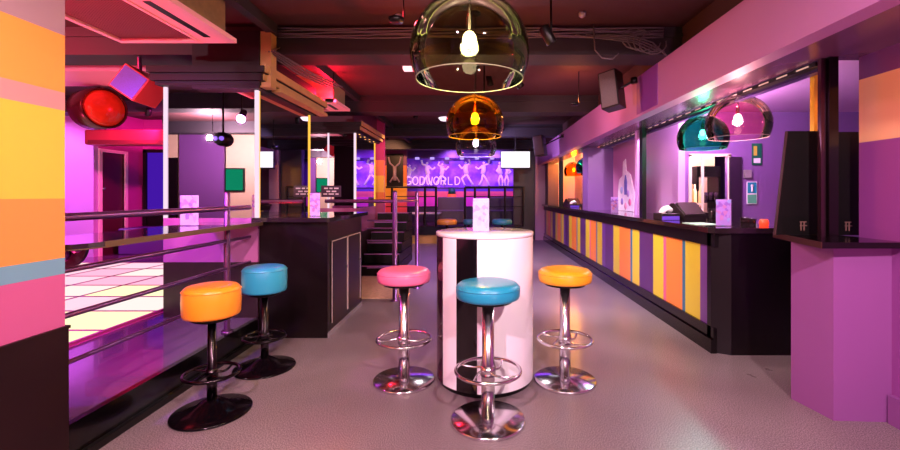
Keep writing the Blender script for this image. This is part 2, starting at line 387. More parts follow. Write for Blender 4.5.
# ------------------------------------------------------------------ bar counter
bc = thing('bar_counter', 'long black bar counter with colourful striped front', 'bar counter', (2.08, 3.65, 0))
L_ = 9.2
B(.0, .5, .12, L_, .05, 1.04).build('carcass', BLACK, bc)
cuts, cl = [0.0], []
pat = [('#6f3f8e', .17), ('#dcc436', .28), ('#2c6f98', .06), ('#f0863a', .36), ('#e0628e', .07), ('#dcc436', .27), ('#58306e', .42),
       ('#dcc436', .24), ('#2c6f98', .07), ('#f0863a', .44), ('#dcc436', .27), ('#58306e', .40)]
def front_panels():
    y = .10; i = 0; k = 0
    # panels of about 1.5 m, stripes as material slots
    names = {}
    ms = []
    m = MB()
    while y < L_ - .1:
        c, wd = pat[i % len(pat)]
        if c not in names:
            names[c] = len(ms); ms.append(mat('stripe_' + c.strip('#'), c, .3, coat=.2))
        m.mi = names[c]
        m.box(-.012, .0, y, min(y+wd, L_-.05), .22, .925)
        y += wd; i += 1
    m.build('striped_front', ms, bc, 'yellow orange and purple striped panelling')
front_panels()
B(-.03, .0, .0, L_, .925, 1.045).build('upper_rail', BLACK, bc)
B(-.05, .0, .02, L_, .0, .12).box(-.03, 0, .02, L_, .12, .22).build('plinth', GLOSSB, bc)
MB().prism([(-.03, .12), (-.03, .06), (.10, -.02), (.62, -.02), (.62, .12)], 0, 1.045).build('end_panel', mat('end_gloss', '#0a0508', .3, spec=.35), bc)
MB().prism([(-.09, .0), (-.06, -.06), (.62, -.06), (.62, L_), (-.09, L_)], 1.045, 1.09).build('counter_top', TOPM, bc)
B(.50, .62, .12, L_, .3, 1.045).build('back_shelf', BLACK, bc)

# bulkhead above bar
def bx(x0, x1, y0, y1, z0, z1): return MB().box(x0, x1, y0, y1, z0, z1)
struct(bx(1.87, 2.0, -3.5, 12.9, 2.27, 2.73).build('wall_bulkhead', BULK), 'pink lilac bulkhead along the bar')
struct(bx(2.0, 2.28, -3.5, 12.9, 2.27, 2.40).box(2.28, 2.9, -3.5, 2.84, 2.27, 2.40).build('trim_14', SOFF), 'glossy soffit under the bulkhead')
struct(bx(2.0, 2.2, -3.5, 12.9, 2.40, 3.0).build('wall_upper_right', CEILM), 'dark wall above the bulkhead')
struct(bx(1.866, 1.872, 4.37, 4.94, 2.30, 2.73).build('trim_15', mat('violet_band', '#7c3a9c', .5)), 'violet painted band on the bulkhead')
# perforated track at the soffit's inner edge
tr = thing('shutter_track', 'black slotted shutter track along the soffit above the bar', 'track', (2.315, 2.86, 2.268))
B(-.03, .03, 0, 5.0, -.03, -.001).build('track_body', BLACK, tr)
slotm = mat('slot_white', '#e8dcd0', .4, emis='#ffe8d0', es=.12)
for k in range(24):
    B(-.034, -.0301, .06+k*.2, .17+k*.2, -.021, -.011).build('slot', slotm, tr, 'bright slot')
B(.03, .09, 0, 5.0, -.05, .03).build('shutter_guide', mat('violet_guide', '#38246a', .3), tr)
# inner bar ceiling, walls
struct(bx(2.28, 7, 2.9, 12.9, 2.60, 2.7).build('ceiling_bar', mat('bar_ceiling', '#cf94cf', .5)), 'lilac ceiling inside the bar')
struct(bx(2.22, 2.28, 2.9, 12.9, 2.40, 2.7).build('trim_16', PURP), 'purple edge of the bar ceiling')
hx0, hx1 = 3.42, 3.62
def endwall():
    y = 6.3
    m = MB()
    m.box(3.10, 3.17, y, y+.1, 0, 2.6)
    m.box(3.17, 3.75, y, y+.1, 1.95, 2.6)
    m.box(3.17, 3.75, y, y+.1, 0, .95)
    m.box(3.75, 6.9, y, y+.1, 0, 2.6)
    struct(m.build('wall_bar_end', mat('bar_wall_purple', '#80589a', .5)), 'purple end wall inside the bar with service hatch')
    struct(bx(3.00, 3.10, 6.3, 12.9, 0, 2.6).build('wall_bar_back', mat('bar_wall_lilac', '#c09ac8', .45)), 'pale lilac back wall of the bar')
    f = MB().box(3.15, 3.19, y-.02, y, .95, 1.97).box(3.335, 3.37, y-.02, y, .95, 1.95).box(3.73, 3.77, y-.02, y, .95, 1.97).box(3.15, 3.77, y-.02, y, 1.94, 1.98)
    struct(f.build('window_2', mat('cream_frame', '#f0dcc0', .4)), 'cream framed service hatch')
    struct(bx(3.1, 4.1, 7.3, 7.4, 0, 2.6).build('wall_pantry', CREAM), 'lit cream wall behind the hatch')
    tag(bx(3.18, 3.35, 6.30, 6.5, 1.225, 1.25).build('bottle_shelf', mat('cream_frame', '#f0dcc0', .4)), 'small cream shelf holding the amber bottles in the hatch', 'shelf')
    g = thing('glass_shelf', 'black shelf of drinking glasses inside the service hatch', 'shelf', (3.55, 6.6, 1.25))
    B(-.16, .16, -.12, .2, .0, .02).box(-.16, .16, -.12, .2, .40, .56).box(-.18, -.15, -.12, .2, -.3, .56).box(.15, .18, -.12, .2, -.3, .56).box(-.16, .16, -.12, .2, -.3, -.15).build('rack', BLACK, g)
    gm = tinted('drinking_glass', '#f4f0f4', 1, 2.0)
    first = None
    for r_ in range(2):
        for c_ in range(4):
            if first is None:
                first = MB().lathe([(0, .005), (.026, .005), (.034, .14), (.037, .14), (.029, 0), (0, 0)], n=18).build('drinking_glass', gm)
                o = first
            else: o = first.copy(); COL.objects.link(o)
            o.location = (3.55-.105+c_*.07, 6.5+r_*.09, 1.271)
            tag(o, 'upright clear glass on the black shelf in the service hatch', 'glass', 'glasses in the service hatch')
endwall()
# far opening details
struct(bx(1.80, 3.2, 12.9, 13.0, 0, 3.0).build('wall_bar_far', mat('dusty_lilac', '#b090b0', .5)), 'lilac wall at the far end of the bar')
struct(bx(2.12, 2.62, 8.05, 8.45, 1.09, 2.27).build('wall_pillar', mat('pillar_purple', '#6c4688', .45)), 'purple pillar standing on the bar')
struct(bx(2.60, 2.66, 6.75, 8.05, 1.09, 2.6).build('wall_poster', mat('mauve_wall', '#b070a8', .45)), 'mauve wall panel behind the bar')
struct(bx(2.23, 2.285, 5.70, 5.80, 1.09, 2.27).build('trim_17', BLACK), 'black upright on the bar')
struct(bx(2.235, 2.30, 5.9, 5.98, 1.09, 2.27).build('trim_18', LILAC), 'pale lilac upright beside the black one')
struct(bx(2.2, 2.3, 11.2, 11.3, 1.09, 2.27).build('trim_19', BLACK), 'slim black upright on the far bar')
struct(bx(2.2, 2.3, 9.6, 9.66, 1.09, 1.095).build('trim_20', BLACK), 'small dark block on the far bar')
struct(bx(2.1, 2.4, 12.4, 12.9, 1.09, 2.27).build('wall_bar_corner', mat('dark_violet_post', '#4a3452', .5)), 'dark violet corner post')

# poster: pale figure of glasses
po = thing('bar_poster', 'pastel poster of a bottle and glasses on the mauve wall', 'poster', (2.60, 7.35, 1.095))
m = MB()
m.prism([(-.36, .0), (.38, .0), (.40, .3), (.34, .55), (.16, .62), (.14, .86), (.02, .9), (-.02, .70), (-.22, .62), (-.40, .3)], -.012, 0, axis='x')
m.build('sheet', mat('poster_pale', '#e6dcf6', .5, var=.25, scale=14), po)
MB().prism([(-.06, .28), (.06, .28), (.07, .5), (.02, .62), (-.02, .62), (-.07, .5)], -.016, -.012, axis='x').build('bottle_motif', mat('poster_blue', '#6868b8', .5), po)
for k, (yy, zz, c) in enumerate(((-.2, .15, '#d86a9c'), (.0, .08, '#e89ac0'), (.18, .16, '#8a78c8'), (-.12, .3, '#c0a0e0'), (.2, .36, '#b0c0f0'))):
    MB().lathe([(0, 0), (.06, 0), (.06, .004), (0, .004)], (-.012, yy, zz), 16, rot=Matrix.Rotation(-PI/2, 4, 'Y')).build('glass_motif', mat('poster_dot%d' % k, c, .5), po)

# half wall with ledge (right)
HW = mat('violet_half_wall', '#844a8c', .45, var=.04, scale=2)
struct(MB().prism([(2.17, 2.58), (2.52, 2.56), (2.52, 2.95), (2.12, 2.86)], 0, 1.06).build('wall_half', HW), 'purple half wall at the end of the bar')
lg = thing('corner_ledge', 'black gloss ledge on the purple half wall', 'ledge', (2.3, 2.75, 1.06))
MB().prism([(-.30, -.29), (.196, -.29), (.196, .36), (-.12, .36)], 0, .035).build('ledge_board', GLOSSB, lg)
MB().prism([(-.304, -.294), (-.30, -.294), (-.124, .36), (-.128, .36)], .0, .037).build('edge_trim', mat('copper_edge', '#6a4438', .3, .7), lg)
# black post w. side channel; its lit amber side is painted separately
ps = thing('steel_post', 'black square post with side channel standing on the corner ledge', 'post', (2.32, 2.79, 1.095))
B(-.025, .035, -.03, .03, 0, 1.175).build('post_body', GLOSSB, ps)
B(-.062, -.03, -.01, .02, 0, 1.17).build('steel_channel', mat('violet_steel', '#5a3a4c', .25, .9), ps, 'violet tinted steel channel')
struct(B(2.435, 2.47, 3.06, 3.10, 1.09, 2.27).box(2.478, 2.51, 3.06, 3.10, 1.09, 2.27).build('trim_23', mat('painted_amber_light', '#f0c828', .25, .3)), 'metal channel with amber light painted in, behind the black post')  # amber light on the strip is put into its base colour
# black display boards
def board(xa, xb, xta, xtb, y, h, label):
    t = thing('display_board', label, 'board', ((xa+xb)/2, y, 1.096))
    c = (xa+xb)/2
    MB().prism([(xa-c, .0), (xb-c, .0), (xtb-c, h), (xta-c, h)], 0, .02, axis='y').build('panel', mat('board_black', '#040203', .6, spec=.2), t)
    MB().prism([(xa-c-.006, .0), (xa-c, .0), (xta-c, h), (xta-c-.006, h)], .0, .02, axis='y').build('side_edging', mat('board_edge', '#3a2224', .4), t)
    B(-.03, .02, -.003, 0, .06, .066).box(-.025, -.018, -.003, 0, .03, .09).box(-.004, .003, -.003, 0, .03, .09).box(-.03, .015, -.003, 0, .085, .092).build('small_emblem', mat('emblem_tan', '#7a5a54', .5), t)
    return t
board(X(776, 2.93), X(832, 2.93), X(788, 2.93), X(832, 2.93), 2.93, .715, 'black display board left of the post on the corner ledge')
board(X(836, 2.90), X(862, 2.90), X(834, 2.90), X(866, 2.90), 2.90, .705, 'black display board right of the post on the corner ledge')

# right foreground wall
RW = stripes('right_wall_paint', 2, [0, 1.02, 1.70, 2.12, 3.0], ['#8a4490', '#8c4296', '#f0b890', '#6a3084'], .45)
struct(B(2.505, 2.9, -3.5, 2.78, 0, 3.0).build('wall_right_front', RW), 'purple wall with an orange panel at the right edge')
struct(B(2.47, 2.505, -3.5, 2.55, 0, .17).build('baseboard_right', HW), 'purple skirting along the right wall')

# ------------------------------------------------------------------ back of the room
struct(B(-2.6, 1.9, 15.0, 15.1, 0, 3).build('wall_back', stripes('back_wall_paint', 2, [0, .95, 1.30, 1.50, 1.62, 3.0], ['#2a1a30', '#e83cc0', '#f06a80', '#5c30b8', '#4a1c70'], .5)), 'back wall with pink and indigo stripes')
struct(B(-3.4, -2.2, 13.5, 13.6, 0, 3).build('wall_back_left', stripes('back_left_paint', 2, [0, 1.15, 1.75, 2.3, 3.0], ['#e8507c', '#f2b040', '#f08030', '#7a2a60'], .5)), 'orange and yellow striped wall beside the stage')
struct(B(-2.25, -1.95, 9.0, 9.12, .0, 3).build('wall_column', stripes('column_paint', 2, [0, 1.22, 1.42, 1.78, 2.1, 3.0], ['#b8508c', '#f08040', '#f8b848', '#f07858', '#b02a70'], .5)), 'striped orange and pink column')
struct(B(-3.5, -3.4, 9.3, 13.6, 0, 3).build('wall_back_side', MAGW), 'magenta side wall behind the stairs')
# mural
MD = 14.97
mu = thing('mural_panel', 'purple mural of pale dancing figures on the back wall', 'mural', (X(459, MD), MD, Z(187.5, MD)))
mw, mh = X(515, MD) - X(404, MD), Z(158.5, MD) - Z(187.5, MD)
def mural_mat():
    m = bpy.data.materials.new('mural_print'); m.use_nodes = True; nt = m.node_tree; b = nt.nodes['Principled BSDF']
    tc = nt.nodes.new('ShaderNodeTexCoord'); n = nt.nodes.new('ShaderNodeTexNoise'); n.inputs['Scale'].default_value = 1.7; n.inputs['Detail'].default_value = 3
    nt.links.new(tc.outputs['Object'], n.inputs['Vector'])
    cr = nt.nodes.new('ShaderNodeValToRGB'); e = cr.color_ramp.elements
    e[0].position = .32; e[0].color = srgb('#4620b8'); e[1].position = .7; e[1].color = srgb('#b878f0')
    k = e.new(.48); k.color = srgb('#7a2cd0')
    nt.links.new(n.outputs['Fac'], cr.inputs[0]); nt.links.new(cr.outputs[0], b.inputs['Base Color'])
    b.inputs['Roughness'].default_value = .5
    nt.links.new(cr.outputs[0], b.inputs['Emission Color']); b.inputs['Emission Strength'].default_value = .16
    return m
B(-mw/2, mw/2, -.02, .03, 0, mh).build('backlit_print', mural_mat(), mu)
PALE = mat('dancer_pale', '#f0c8ff', .5, emis='#f0c0ff', es=.12)
def dancer(cx, s, fl, pose):
    m = MB(); y = -.03
    def P_(a, b): return (cx + fl*a*s, y, b*s+.06)
    def limb(*pts): m.tube([P_(*p) for p in pts], .042*s, 6)
    m.lathe([(0, -.05*s), (.045*s, -.02*s), (.05*s, .02*s), (0, .055*s)], P_(.02, .88), 10)
    m.tube([P_(0, .8), P_(.02, .62), P_(-.02, .45)], .085*s, 8)
    if pose == 0: limb((-.02, .45), (.16, .28), (.05, .02)); limb((-.02, .45), (-.14, .24), (-.26, .04)); limb((0, .78), (.16, .66), (.28, .8)); limb((0, .78), (-.16, .86), (-.1, 1.0))
    elif pose == 1: limb((-.02, .45), (.12, .25), (.22, .02)); limb((-.02, .45), (-.05, .22), (-.16, .02)); limb((0, .78), (.2, .84), (.24, 1.0)); limb((0, .78), (-.18, .64), (-.3, .72))
    else: limb((-.02, .45), (.06, .22), (.02, .0)); limb((-.02, .45), (-.1, .22), (-.08, .0)); limb((0, .78), (.14, .58), (.04, .48)); limb((0, .78), (-.15, .9), (-.04, 1.02))
    m.build('dancer_motif', PALE, mu, 'pale dancing silhouette')
for cx, s, fl, po_ in ((-1.75, .8, 1, 0), (-1.1, .9, -1, 1), (-.6, .85, 1, 0), (.25, .92, -1, 0), (.85, .92, 1, 1), (1.45, .9, -1, 2), (1.7, .85, 1, 2)):
    dancer(cx, s, fl, po_)
NEON = emat('neon_pink', '#ffa8f0', .75)
def glyph(ch):
    arc = lambda cx, cz, rx, rz, a0, a1, n=14: [(cx+rx*math.cos(math.radians(a0+(a1-a0)*i/n)), cz+rz*math.sin(math.radians(a0+(a1-a0)*i/n))) for i in range(n+1)]
    return {'G': [arc(.5, .5, .45, .5, 50, 350) + [(.55, .42)]],
            'O': [arc(.5, .5, .45, .5, 0, 360)],
            'D': [[(.1, 0), (.1, 1)] + arc(.35, .5, .55, .5, 90, -90) + [(.1, 0)]],
            'W': [[(0, 1), (.15, .1), (.3, 0), (.45, .15), (.5, .7), (.55, .15), (.7, 0), (.85, .1), (1, 1)]],
            'R': [[(.1, 0), (.1, 1)] + arc(.5, .74, .38, .26, 90, -90) + [(.1, .48)], [(.5, .48), (.9, 0)]],
            'L': [[(.15, 1), (.15, 0), (.85, 0)]]}[ch]
sg = thing('neon_sign', 'pink neon lettering reading GODWORLD on the purple mural', 'sign', (X(405.5, MD-.1), MD-.12, Z(184.6, MD-.1)))
gw = .245
for i, ch in enumerate('GODWORLD'):
    m = MB()
    for st_ in glyph(ch): m.tube([(i*gw + p[0]*gw*.84, 0, p[1]*.27) for p in st_], .017, 6)
    m.build('letter', NEON, sg)
struct(B(-2.6, 1.9, 14.6, 15.0, Z(158, 14.6), 3.0).build('trim_21', mat('violet_header', '#5a2c86', .4)), 'violet header above the mural')
for k in range(6):
    tag(B(X(415+k*15, 14.5), X(419+k*15, 14.5), 14.5, 14.62, Z(159.3, 14.5), Z(157.2, 14.5)).build('stage_lamp', emat('stage_white', '#c0a0ff', .5)), 'small lamp in the row washing the mural', 'lamp', 'lamps above the mural')
# emblem picture
pc = thing('wall_picture', 'dark picture with a pale horned emblem on the orange wall', 'picture', (X(395, 13.48), 13.48, Z(187, 13.48)))
B(-.26, .26, -.03, 0, 0, 1.05).build('frame', BLACK, pc)
m = MB(); m.tube([(-.2, -.04, .95), (-.15, -.04, .75), (0, -.04, .62), (.15, -.04, .75), (.2, -.04, .95)], .03, 6); m.tube([(0, -.04, .65), (0, -.04, .2)], .06, 8); m.tube([(-.15, -.04, .15), (0, -.04, .4), (.15, -.04, .15)], .03, 6)
m.build('emblem', mat('emblem_grey', '#a890a0', .5), pc)

# far platform and steps
struct(B(-2.5, 1.35, 12.4, 15.0, 0, .45).build('floor_stage', CHAR), 'dark raised floor at the back')
struct(B(-2.5, 1.35, 12.0, 12.4, 0, .2).box(-2.5, 1.35, 11.98, 12.0, .17, .205).build('trim_22', mat('yellow_nosing', '#c8a048', .4)), 'step with yellow nosing')
struct(B(1.15, 1.8, 13.0, 13.2, 0, 3.0).build('wall_back_right', mat('near_black_violet', '#1c1222', .4)), 'dark wall beside the bar end')
def frame_rail(pxa, pxb, d, label, xs, ztop=1.6, zb=.45):
    t = thing('black_railing', label, 'railing', (X((pxa+pxb)/2, d), d, zb))
    a, b = X(pxa, d) - t.location.x, X(pxb, d) - t.location.x
    for z in (ztop-zb, (ztop-zb)*.76, (ztop-zb)*.5): MB().cyl((a, 0, z), (b, 0, z), .03 if z == ztop-zb else .015, 10).build('rail', BLACK, t)
    for px in xs: MB().cyl((X(px, d)-t.location.x, 0, 0), (X(px, d)-t.location.x, 0, ztop-zb), .035, 10).build('post', BLACK, t)
frame_rail(386, 437, 12.5, 'black railing at the back, left of the aisle table', (392, 425, 436))
frame_rail(465, 524, 12.5, 'black railing at the back, right of the menu card', (465, 475, 489, 505, 523))
# booths
def sofa(px, w, d, label, c='#4a4048'):
    t = thing('booth_sofa', label, 'sofa', (X(px, d), d, .45))
    B(-w/2, w/2, 0, .5, 0, .42, bev=.03).build('seat', mat('sofa_'+c.strip('#'), c, .5), t)
    B(-w/2, w/2, .5, .62, 0, .85, bev=.03).build('backrest', mat('sofa_'+c.strip('#'), c, .5), t)
sofa(450, .9, 13.8, 'grey booth sofa behind the orange far stool')
sofa(503, 1.0, 13.8, 'dark booth sofa behind the teal far stool', '#30242c')
tb = thing('low_table', 'white topped low table on the rear platform', 'table', (X(424, 13.0), 13.1, .45))
B(-.5, .5, -.25, .3, .34, .38).build('tabletop', WHITE, tb); MB().cyl((0, 0, 0), (0, 0, .34), .04).build('leg', BLACK, tb)
# orange / green lamp cones on the back wall stripes
for px, lbl in ((452, 'orange and green tapered wall lamp left of the table menu'), (517, 'orange tapered wall lamp beside the dark column')):
    t = thing('wall_lamp', lbl, 'lamp', (X(px, 14.9), 14.85, Z(206, 14.9)))
    MB().lathe([(0, 0), (.20, 0), (.14, .42), (0, .42)], n=20).build('shade', mat('lamp_orange', '#d0501c', .5, emis='#e06020', es=.25), t)
    MB().lathe([(0, .42), (.14, .42), (.11, .62), (0, .62)], n=20).build('collar', mat('lamp_green', '#0c5a44', .5), t, 'dark green upper part')

# ------------------------------------------------------------------ hanging television
tv = thing('ceiling_television', 'white glowing television hung from the ceiling near the back', 'television', (X(515.5, 10), 10, Z(167.5, 10)))
w_ = X(530, 10) - X(501, 10)
B(-w_/2-.01, w_/2+.01, 0, .06, -.03, .39, bev=.006).build('casing', BLACK, tv)
B(-w_/2+.005, w_/2-.005, -.003, 0, -.0, .375).build('display', emat('tv_white', '#fff8ff', .7), tv, 'blank bright white display')
MB().cyl((0, .03, .38), (0, .03, 3.0-Z(167.5, 10)), .015).build('bracket_pole', BLACK, tv)

# loudspeakers
def speaker(label, loc, dims, rot, face='#6c666c', side='#1a1418', bracket=None):
    t = thing('loudspeaker', label, 'speaker', loc); t.rotation_euler = rot
    a, b, c = dims
    B(-a/2, a/2, -b/2, b/2, -c/2, c/2, bev=.008).build('cabinet', mat('speaker_side'+side, side, .4), t)
    B(-a/2+.015, a/2-.015, -b/2-.006, -b/2, -c/2+.015, c/2-.015).build('grille', mat('speaker_face'+face, face, .7, var=.3, scale=120), t, 'grey mesh grille')
    if bracket:
        MB().cyl((a/2, 0, 0), bracket, .014, 8).lathe([(0, -.03), (.04, -.03), (.04, .03), (0, .03)], bracket, 10).build('bracket', BLACK, t)
    return t
speaker('grey fronted loudspeaker tilted on the pink bulkhead', (X(612, 5.0), 5.0, Z(91, 5.0)), (.22, .20, .44), (math.radians(-4), math.radians(-8), math.radians(-42)), bracket=(.25, .05, .06))
speaker('small dark loudspeaker at the far end of the bulkhead', (X(540, 9.3), 9.3, Z(146, 9.3)), (.22, .22, .44), (0, math.radians(-8), math.radians(-30)), face='#4a3c44', bracket=(.52, .05, .12))
# big cube speaker blue/red face, left
sp = speaker('square loudspeaker with blue face and red sides hung over the dance floor', (X(141, 4.2), 4.2, 2.44), (.26, .36, .26), (0, math.radians(35), math.radians(8)), face='#6a5cd8', side='#e04048')
MB().cyl((0, 0, 0), (-.36, 0, .46), .018).build('bracket', STEEL, sp)
# round drum spotlight
dl = thing('drum_spotlight', 'large round red drum spotlight hanging over the dance floor', 'spotlight', (X(106, 5.2), 5.2, Z(108, 5.2)))
dl.rotation_euler = (0, 0, math.radians(68))
RX = Matrix.Rotation(PI/2, 4, 'X')
MB().lathe([(0, .40), (.20, .40), (.25, .30), (.25, .02), (.23, -.0), (.23, .04), (0, .06)], n=36, rot=Matrix.Rotation(-PI/2, 4, 'X')).build('drum', mat('red_black_drum', '#4a0e18', .25, .4), dl)
MB().lathe([(0, -.03), (.12, -.022), (.20, .0), (.222, .03)], n=36, rot=Matrix.Rotation(-PI/2, 4, 'X')).build('lens', mat('red_lens', '#c83020', .15, var=.5, scale=6, emis='#d02a10', es=.06), dl, 'red domed lens')
MB().cyl((0, .15, .24), (0, .15, 3.0-dl.location.z), .015).build('yoke', BLACK, dl)

ac = thing('air_curtain', 'air curtain box with red light painted in, on the wall over the dance floor doorway', 'air curtain', (-5.95, 7.4, 2.36))
B(-.75, .75, -.14, .14, -.13, .13, bev=.03).build('housing', mat('curtain_housing', '#a03040', .4), ac)  # dark box; the red light on it is put into the colour
B(-.68, .68, -.144, -.14, -.11, -.05).build('grille', mat('curtain_grille', '#6a2030', .5), ac)
for sx in (-.5, .5): MB().cyl((sx, 0, .13), (sx, 0, .64), .012, 8).build('hanger', BLACK, ac)
# moving head projector hanging inside the left area, seen in the mirror
pj = thing('disco_projector', 'small black disco projector reflected at the top of the mirror', 'projector', (-4.0, 1.4, 2.25))
MB().lathe([(0, -.12), (.09, -.12), (.11, -.05), (.11, .1), (.08, .16), (0, .16)], n=24, rot=RX).build('body', BLACK, pj)
for sx in (-.05, .05): MB().lathe([(0, 0), (.035, 0), (.03, .03), (0, .035)], (sx, .12, 0), 14, rot=Matrix.Rotation(-PI/2, 4, 'X')).build('lens', emat('lens_violet', '#a070ff', .6), pj)
MB().cyl((0, 0, .1), (0, 0, .75), .015).build('bracket', BLACK, pj)

# ceiling cassettes (air conditioning)
def cassette(x0, x1, y0, y1, zb, label):
    t = thing('air_conditioner', label, 'air conditioner', ((x0+x1)/2, (y0+y1)/2, zb), 0, 'ceiling air conditioners')
    a, b = (x1-x0)/2, (y1-y0)/2
    WM = mat('cassette_pink_lit', '#f0b8c0', .45)  # pink light falling on the panel is part of this colour
    m = MB()
    gx0, gx1, gy0, gy1 = -a+.05, a-.27, -b+.05, b-.07
    m.box(-a, gx0, -b, b, 0, .035).box(gx1, a, -b, b, 0, .035).box(gx0, gx1, -b, gy0, 0, .035).box(gx0, gx1, gy1, b, 0, .035)
    m.box(gx0-.012, gx0+.012, gy0, gy1, -.01, .0).box(gx1-.012, gx1+.012, gy0, gy1, -.01, 0).box(gx0, gx1, gy1-.012, gy1+.012, -.01, 0).box(gx0, gx1, gy0-.012, gy0+.012, -.01, 0)
    m.build('fascia_panel', WM, t)
    B(gx1+.09, gx1+.14, -b+.14, b-.14, -.004, .001).build('air_slot', BLACK, t)
    m = MB().box(gx0, gx1, gy0, gy1, .022, .03)
    for k in range(30):
        xx = gx0+.01 + k*(gx1-gx0-.02)/29; m.box(xx-.003, xx+.003, gy0, gy1, .012, .022)
    m.build('grille', mat('cassette_grille', '#9a5060', .5), t)
    B(-a+.06, a-.06, -b+.06, b-.06, .035, 3.0-zb).build('housing', mat('housing_olive', '#8a7a58', .6, var=.3, scale=20), t, 'olive grey housing above the panel')
cassette(-2.92, -1.97, 2.60, 3.50, 2.62, 'large ceiling air conditioner with square grille, nearest at upper left')
cassette(-2.62, -1.88, 5.72, 6.35, 2.62, 'smaller looking ceiling air conditioner above the farther mirrored column')

# ------------------------------------------------------------------ stools
def stool(label, loc, cushion, thick, ztop, metal, base_r, rz, domed=False, basemat=None, r=.192, R_=.195, pr_=.037, zr=.31):
    t = thing('bar_stool', label, 'bar stool', (loc[0], loc[1], 0), rz, 'round bar stools')
    bm_ = basemat or metal
    if domed: pr = [(0, 0), (base_r, 0), (base_r+.004, .006), (base_r, .014), (base_r*.6, .03), (.09, .055), (.045, .085), (0, .085)]
    else: pr = [(0, 0), (base_r-.004, 0), (base_r, .005), (base_r, .016), (base_r-.006, .022), (.06, .026), (.045, .03), (0, .03)]
    MB().lathe(pr, n=64).build('base', bm_, t)
    zb = ztop - thick
    MB().lathe([(0, .02), (pr_+.004, .02), (pr_+.004, zr+.05), (pr_, zr+.055), (pr_, zb-.03), (0, zb-.03)], n=24).build('column', metal, t)
    MB().lathe([(0, zb-.035), (.09, zb-.03), (r-.045, zb-.018), (r-.04, zb), (0, zb)], n=32).build('seat_plate', BLACK, t)
    e = .035 if thick < .14 else .04
    prof = [(0, zb), (r-e*.8, zb)] + [(r-e+e*math.cos(a), zb+e-e*math.sin(-a)*-1) for a in [-PI/2*.8, -PI/4, 0]]
    prof = [(0, zb), (r-.02, zb), (r-.006, zb+.006), (r, zb+.02), (r+.003, (zb+ztop)/2), (r, ztop-.035), (r-.006, ztop-.018), (r-.02, ztop-.006), (r-.045, ztop), (r*.5, ztop+.004), (0, ztop+.005)]
    c = MB().lathe(prof, n=56).build('cushion', cushion, t)
    MB().lathe([(r+.001, ztop-.034), (r+.004, ztop-.031), (r+.001, ztop-.028), (r-.003, ztop-.031)], n=56, closed=True).build('piping', cushion, c)
    ring = [(R_*math.cos(2*PI*k/48), R_*math.sin(2*PI*k/48), zr) for k in range(48)]
    fr_ = MB().tube(ring, .011, 10, closed=True).build('foot_ring', metal, t)
    for s in (0, PI/2, PI, 3*PI/2):
        pts = []
        for k in range(9):
            u = k/8; rr = .035 + (R_-.035)*u; an = s + .75*math.sin(u*PI/2)
            pts.append((rr*math.cos(an), rr*math.sin(an), zr - .012*math.sin(u*PI)))
        MB().tube(pts, .008, 8).build('ring_arm', metal, fr_)
    MB().lathe([(pr_+.004, zr-.03), (pr_+.010, zr-.03), (pr_+.010, zr+.03), (pr_+.004, zr+.03)], n=24, closed=True).build('collar', metal, fr_)
    return t
def vinyl(n, c): return mat('vinyl_'+n, c, .33, spec=.5, var=.06, scale=3, coat=.15)
stool('bar stool with a thin blue seat and chrome base before the white table', (.073, 2.576), vinyl('blue', '#1f8fb4'), .10, .845, CHROME, .226, .3)
stool('bar stool with a thin pink seat, left of the white table', (-.53, 3.13), vinyl('pink', '#ee6f9e'), .10, .83, CHROME, .226, 1.0)
stool('bar stool with a thin orange yellow seat, right of the white table', (.655, 3.13), vinyl('amber', '#f5a61e'), .10, .83, CHROME, .226, .1)
stool('bar stool with a deep orange cushion and black base by the railing', (-1.665, 2.68), vinyl('orange', '#f79322'), .195, .805, DCHROME, .225, .5, True, mat('black_chrome', '#140c14', .18, .6), r=.162, R_=.155, pr_=.025, zr=.25)
stool('bar stool with a deep blue cushion and black base by the cabinet', (-1.675, 3.37), vinyl('sky', '#2f9cc0'), .205, .81, DCHROME, .225, .9, True, mat('black_chrome', '#140c14', .18, .6), r=.162, R_=.155, pr_=.025, zr=.25)
for px, c, lbl in ((447, '#d8922c', 'distant low stool with orange seat at the back of the room'), (502, '#2a8078', 'distant low stool with teal seat at the back of the room'), (468.5, '#2c6a64', 'distant low stool with dull green seat half hidden by the menu card')):
    t = thing('low_stool', lbl, 'stool', (X(px, 11.4), 11.4, 0))
    r_ = .26 if px != 468.5 else .14
    MB().lathe([(0, .58), (r_, .58), (r_+.01, .62), (r_+.01, .68), (r_-.02, .72), (0, .73)], n=32).build('cushion', mat('low_'+c.strip('#'), c, .4), t)
    MB().cyl((0, 0, .02), (0, 0, .58), .035).build('column', DCHROME, t); MB().cyl((0, 0, 0), (0, 0, .02), .2, 24).build('base', DCHROME, t)

# ------------------------------------------------------------------ drum table
tt = thing('poseur_table', 'tall round white drum table with black stripes between the stools', 'table', (.066, 3.20, 0))
R_ = .36; n = 96
m = MB()
def band(a):   # degrees measured from the camera facing direction, negative = left
    if -33 < a < -8.5: return 1
    if -83 < a < -56: return 2
    if 130 < a < 160 or -150 < a < -120: return 1
    return 0
for k in range(n*2):
    a0, a1 = 2*PI*k/(n*2), 2*PI*(k+1)/(n*2)
    am = math.degrees((a0+a1)/2); am = am-360 if am > 180 else am
    m.mi = band(am)
    q = [m.bm.verts.new((R_*math.sin(a), -R_*math.cos(a), z)) for a, z in ((a0, .035), (a1, .035), (a1, 1.07), (a0, 1.07))]
    f = m.bm.faces.new(q); f.material_index = m.mi; f.smooth = True
bmesh.ops.remove_doubles(m.bm, verts=m.bm.verts, dist=1e-5)
m.build('drum_body', [mat('white_laminate', '#f2ecf6', .12, coat=.4), mat('black_stripe', '#120d12', .12, coat=.4), mat('plum_stripe', '#3c1430', .15, coat=.3)], tt, 'white drum with vertical black stripes')
